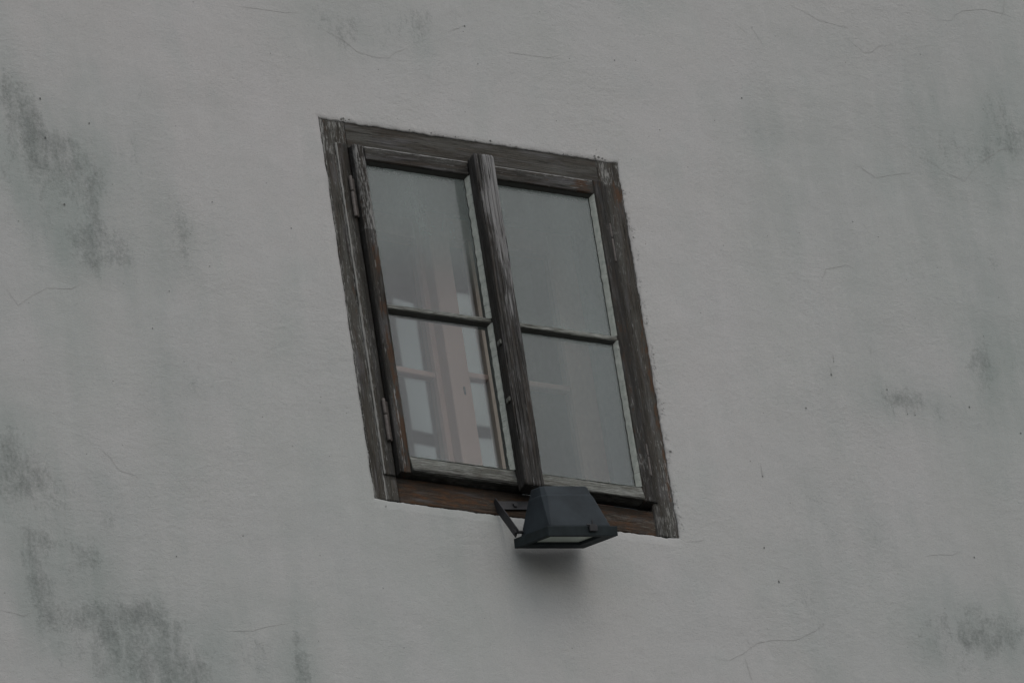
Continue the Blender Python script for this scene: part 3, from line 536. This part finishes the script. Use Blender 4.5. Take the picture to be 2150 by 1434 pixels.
hinge(-.3225, .0105, .234, .342); hinge(-.3225, .0105, -.346, -.238); hinge(.3225, .0075, .216, .317, .0040); hinge(.3225, .0070, -.345, -.262, .0040)

# inner casement of the double window
inner = MB(); D0, D1 = -.225, -.195
for q in (((-.395, -.335), (-.52, .52)), ((.345, .395), (-.52, .52)), ((-.335, .345), (.42, .52)), ((-.335, .345), (-.52, -.41))): box(inner, q[0], (D0-.01, D1+.01), q[1], 0)
io = inner.build('inner_frame', INNER_GREY, win); fix_normals(io)
def inner_sash(hx_, ang, x0, x1, stl, str_, zt, zb, extra=None):
    e = empty('inner_sash', (hx_, -D1, 0), (0, 0, ang), win)
    def bx(name, x, p, z, m=INNER_WOOD, bev=.003):
        b_ = MB(); box(b_, (x[0]-hx_, x[1]-hx_), p, z); o = b_.build(name, m, e); fix_normals(o)
        md = o.modifiers.new('b', 'BEVEL'); md.width = bev; md.segments = 2; return o
    s = MB()
    for xx, zz in (((x0, x0+stl), (zb, zt)), ((x1-str_, x1), (zb, zt)), ((x0+stl+.0004, x1-str_-.0004), (zt-.055, zt)), ((x0+stl+.0004, x1-str_-.0004), (zb, zb+.06))): box(s, (xx[0]-hx_, xx[1]-hx_), (-.034, 0), zz)
    so_ = s.build('rails_and_stiles', INNER_WOOD, e); fix_normals(so_); md = so_.modifiers.new('b', 'BEVEL'); md.width = .003; md.segments = 2
    bx('glazing_bar', (x0+stl+.0004, x1-str_-.0004), (-.024, -.003), (-.007, .008))
    for z0, z1 in ((.0085, zt-.0555), (zb+.0605, -.0075)): bx('inner_pane', (x0+stl+.0006, x1-str_-.0006), (-.016, -.013), (z0, z1), GLASS_IN, .0001)
    return e
A_L = math.radians(4.2)
inner_sash(-.330, A_L, -.330, -.004, .05, .045, .415, -.405)
es = inner_sash(.340, 0, .014, .340, .001+.001, .062, .415, -.405)
vb = MB(); box(vb, (.071-.340, .097-.340), (-.030, -.0005), (-.3445, .3590)); vo_ = vb.build('upright_bar', INNER_WOOD_BRIGHT, es); fix_normals(vo_)
ms = MB(); box(ms, (-.037, .0135), (D1-.036, D1+.016), (-.405, .415)); mo = ms.build('inner_meeting_stile', INNER_WOOD, win); fix_normals(mo)
md = mo.modifiers.new('b', 'BEVEL'); md.width = .004; md.segments = 2
kh = MB(); box(kh, (-.008, -.004), (D1+.0155, D1+.0185), (-.068, -.048)); ko = kh.build('window_latch', STEEL, win); fix_normals(ko)

# ------------------------------------------------------------------ the floodlight
RHO, TAU = math.radians(7.7), math.radians(19.3)
xw = Vector((math.cos(RHO), 0, math.sin(RHO))); zw = Vector((-math.sin(RHO), 0, math.cos(RHO))); nw = Vector((0, -1, 0))
q1 = xw; q2 = nw*math.cos(TAU) - zw*math.sin(TAU); q3 = zw*math.cos(TAU) + nw*math.sin(TAU)   # right, front, up
F0 = Vector((-.05478, -.015, ZC-.58594))
lm = Matrix((q1, q2, q3)).transposed().to_4x4(); lm.translation = F0
lamp = empty('floodlight'); lamp.matrix_world = lm
tag(lamp, 'small dark blue-grey metal floodlight on a bracket below the window, tilted towards the wall', 'floodlight')
def lpart(name, verts, faces, m, bev=0.0, seg=2, smooth=False, parent=lamp):
    me = bpy.data.meshes.new(name); me.from_pydata(verts, [], faces); me.materials.append(m); me.update()
    o = bpy.data.objects.new(name, me); scene.collection.objects.link(o); o.parent = parent; fix_normals(o)
    if smooth:
        for p_ in me.polygons: p_.use_smooth = True
    if bev:
        md = o.modifiers.new('b', 'BEVEL'); md.width = bev; md.segments = seg; md.limit_method = 'ANGLE'
    return o
def boxv(x, y, z): return [(a, b, c) for a in x for b in y for c in z]
BF = [(0,1,3,2),(4,6,7,5),(0,4,5,1),(2,3,7,6),(0,2,6,4),(1,5,7,3)]
W_, D_, T_ = .175, .150, .0215
# rim: a flat tray open below, wide flange
def loopv(x0, x1, y0, y1, z): return [(x0, y0, z), (x1, y0, z), (x1, y1, z), (x0, y1, z)]
v = loopv(0, W_, 0, D_, 0) + loopv(.013, W_-.034, .040, D_-.014, 0) + loopv(.015, W_-.036, .042, D_-.016, .006) + loopv(0, W_, 0, D_, T_) + loopv(.010, W_-.010, .010, D_-.010, T_)
fs = []
for a, b in ((0, 4), (4, 8), (0, 12), (12, 16), (8, 16)):
    for k in range(4): fs.append((a+k, a+(k+1) % 4, b+(k+1) % 4, b+k))
lpart('rim', v, fs, LAMP_EDGE, .0012)
gx0, gx1, gy0, gy1 = .0152, W_-.0362, .0422, D_-.0162
gp = lpart('front_glass', boxv((gx0, gx1), (gy0, gy1), (.0065, .0095)), BF, None or GLASS_REFLECTION, 0)
# body: flaring hood with a raised lip near the top
def ring8(x0, x1, y0, y1, z, c):
    return [(x0+c, y0, z), (x1-c, y0, z), (x1, y0+c, z), (x1, y1-c, z), (x1-c, y1, z), (x0+c, y1, z), (x0, y1-c, z), (x0, y0+c, z)]
secs = [(.0105, .1645, .012, .142, T_+.0003, .004), (.0105, .1645, .012, .142, T_+.003, .004), (.0215, .1520, .031, .1085, T_+.0745, .010), (.0225, .1510, .032, .1055, T_+.0775, .010), (.0235, .1500, .034, .1035, T_+.0790, .009), (.0262, .1470, .041, .0935, T_+.0975, .008), (.0300, .1440, .045, .0895, T_+.0995, .006)]
v = []; fs = []
for s in secs: v += ring8(*s)
for i in range(len(secs)-1):
    for k in range(8): fs.append((i*8+k, i*8+(k+1) % 8, (i+1)*8+(k+1) % 8, (i+1)*8+k))
fs.append(tuple(range(8))); fs.append(tuple(range((len(secs)-1)*8, len(secs)*8)))
lpart('housing', v, fs, LAMP, .0032, 3)
# latch on the front edge
lx, ly = .112, D_
lpart('latch', boxv((lx-.010, lx+.010), (ly+.0003, ly+.006), (T_-.012, T_+.001)), BF, STEEL, .0015)
vv = []; ff = []
def cylv(c0, c1, r, n=12):
    a = Vector(c0); b = Vector(c1); d = (b-a).normalized(); s = d.orthogonal().normalized(); t = d.cross(s); i0 = len(vv)
    for c in (a, b):
        for k in range(n): vv.append(tuple(c+s*math.cos(k*6.2832/n)*r+t*math.sin(k*6.2832/n)*r))
    for k in range(n): ff.append((i0+k, i0+(k+1) % n, i0+n+(k+1) % n, i0+n+k))
    ff.append(tuple(i0+k for k in range(n))); ff.append(tuple(i0+n+k for k in range(n)))
cylv((lx-.001, ly+.003, T_-.004), (lx-.001, ly+.003, T_+.012), .0016); cylv((lx-.016, ly+.004, T_+.002), (lx+.006, ly+.004, T_+.002), .0015)
lpart('latch_screw', vv, ff, STEEL)
# U bracket: back strap flat on the frame's lower rail, two arms down to the pivots
bm_ = empty('bracket_dummy')
bpy.data.objects.remove(bm_)
inv = lm.inverted()
def wp(x, n, z): return Vector((x, -n, ZC+z))
C0 = wp(-0.0750, .0045, -0.4730)          # centre of the strap's left end
SL = .190; HW = .0106; TH = .0025
piv = -.0923*zw + .0434*nw
ad = piv.normalized(); an = (xw.cross(ad)).normalized()
def solid(corners): return [tuple(inv @ c) for c in corners]
def slab(c, a, b, d): return [c + sa*a + sb*b + sc_*d for sa in (-1, 1) for sb in (-1, 1) for sc_ in (-1, 1)]
bv = []; bf = []
def addslab(c, a, b, d):
    i0 = len(bv); bv.extend(solid(slab(c, a, b, d)))
    for q in BF: bf.append(tuple(i0+i for i in q))
addslab(C0 + xw*(SL/2), xw*(SL/2), zw*HW, nw*(TH/2))
L_ = piv.length
for xx in (-TH/2-.0002, SL+TH/2+.0002):
    addslab(C0 + xw*xx + ad*(L_/2-.004), xw*(TH/2), an*.0108, ad*(L_/2+.010))
lpart('bracket', bv, bf, STEEL, .0006, 1)
for xx, sgn in ((-TH-.0002, -1), (SL+TH+.0002, 1)):
    vv, ff = [], []
    c = C0 + piv + xw*xx; cylv(tuple(inv @ c), tuple(inv @ (c - xw*sgn*.026)), .0035); cylv(tuple(inv @ (c+xw*sgn*.0045)), tuple(inv @ (c)), .0065, 6)
    lpart('pivot_bolt', vv, ff, STEEL)
vv, ff = [], []
c = C0 + xw*.044; cylv(tuple(inv @ (c+nw*.001)), tuple(inv @ (c+nw*.006)), .006, 6); lpart('mounting_screw', vv, ff, STEEL)
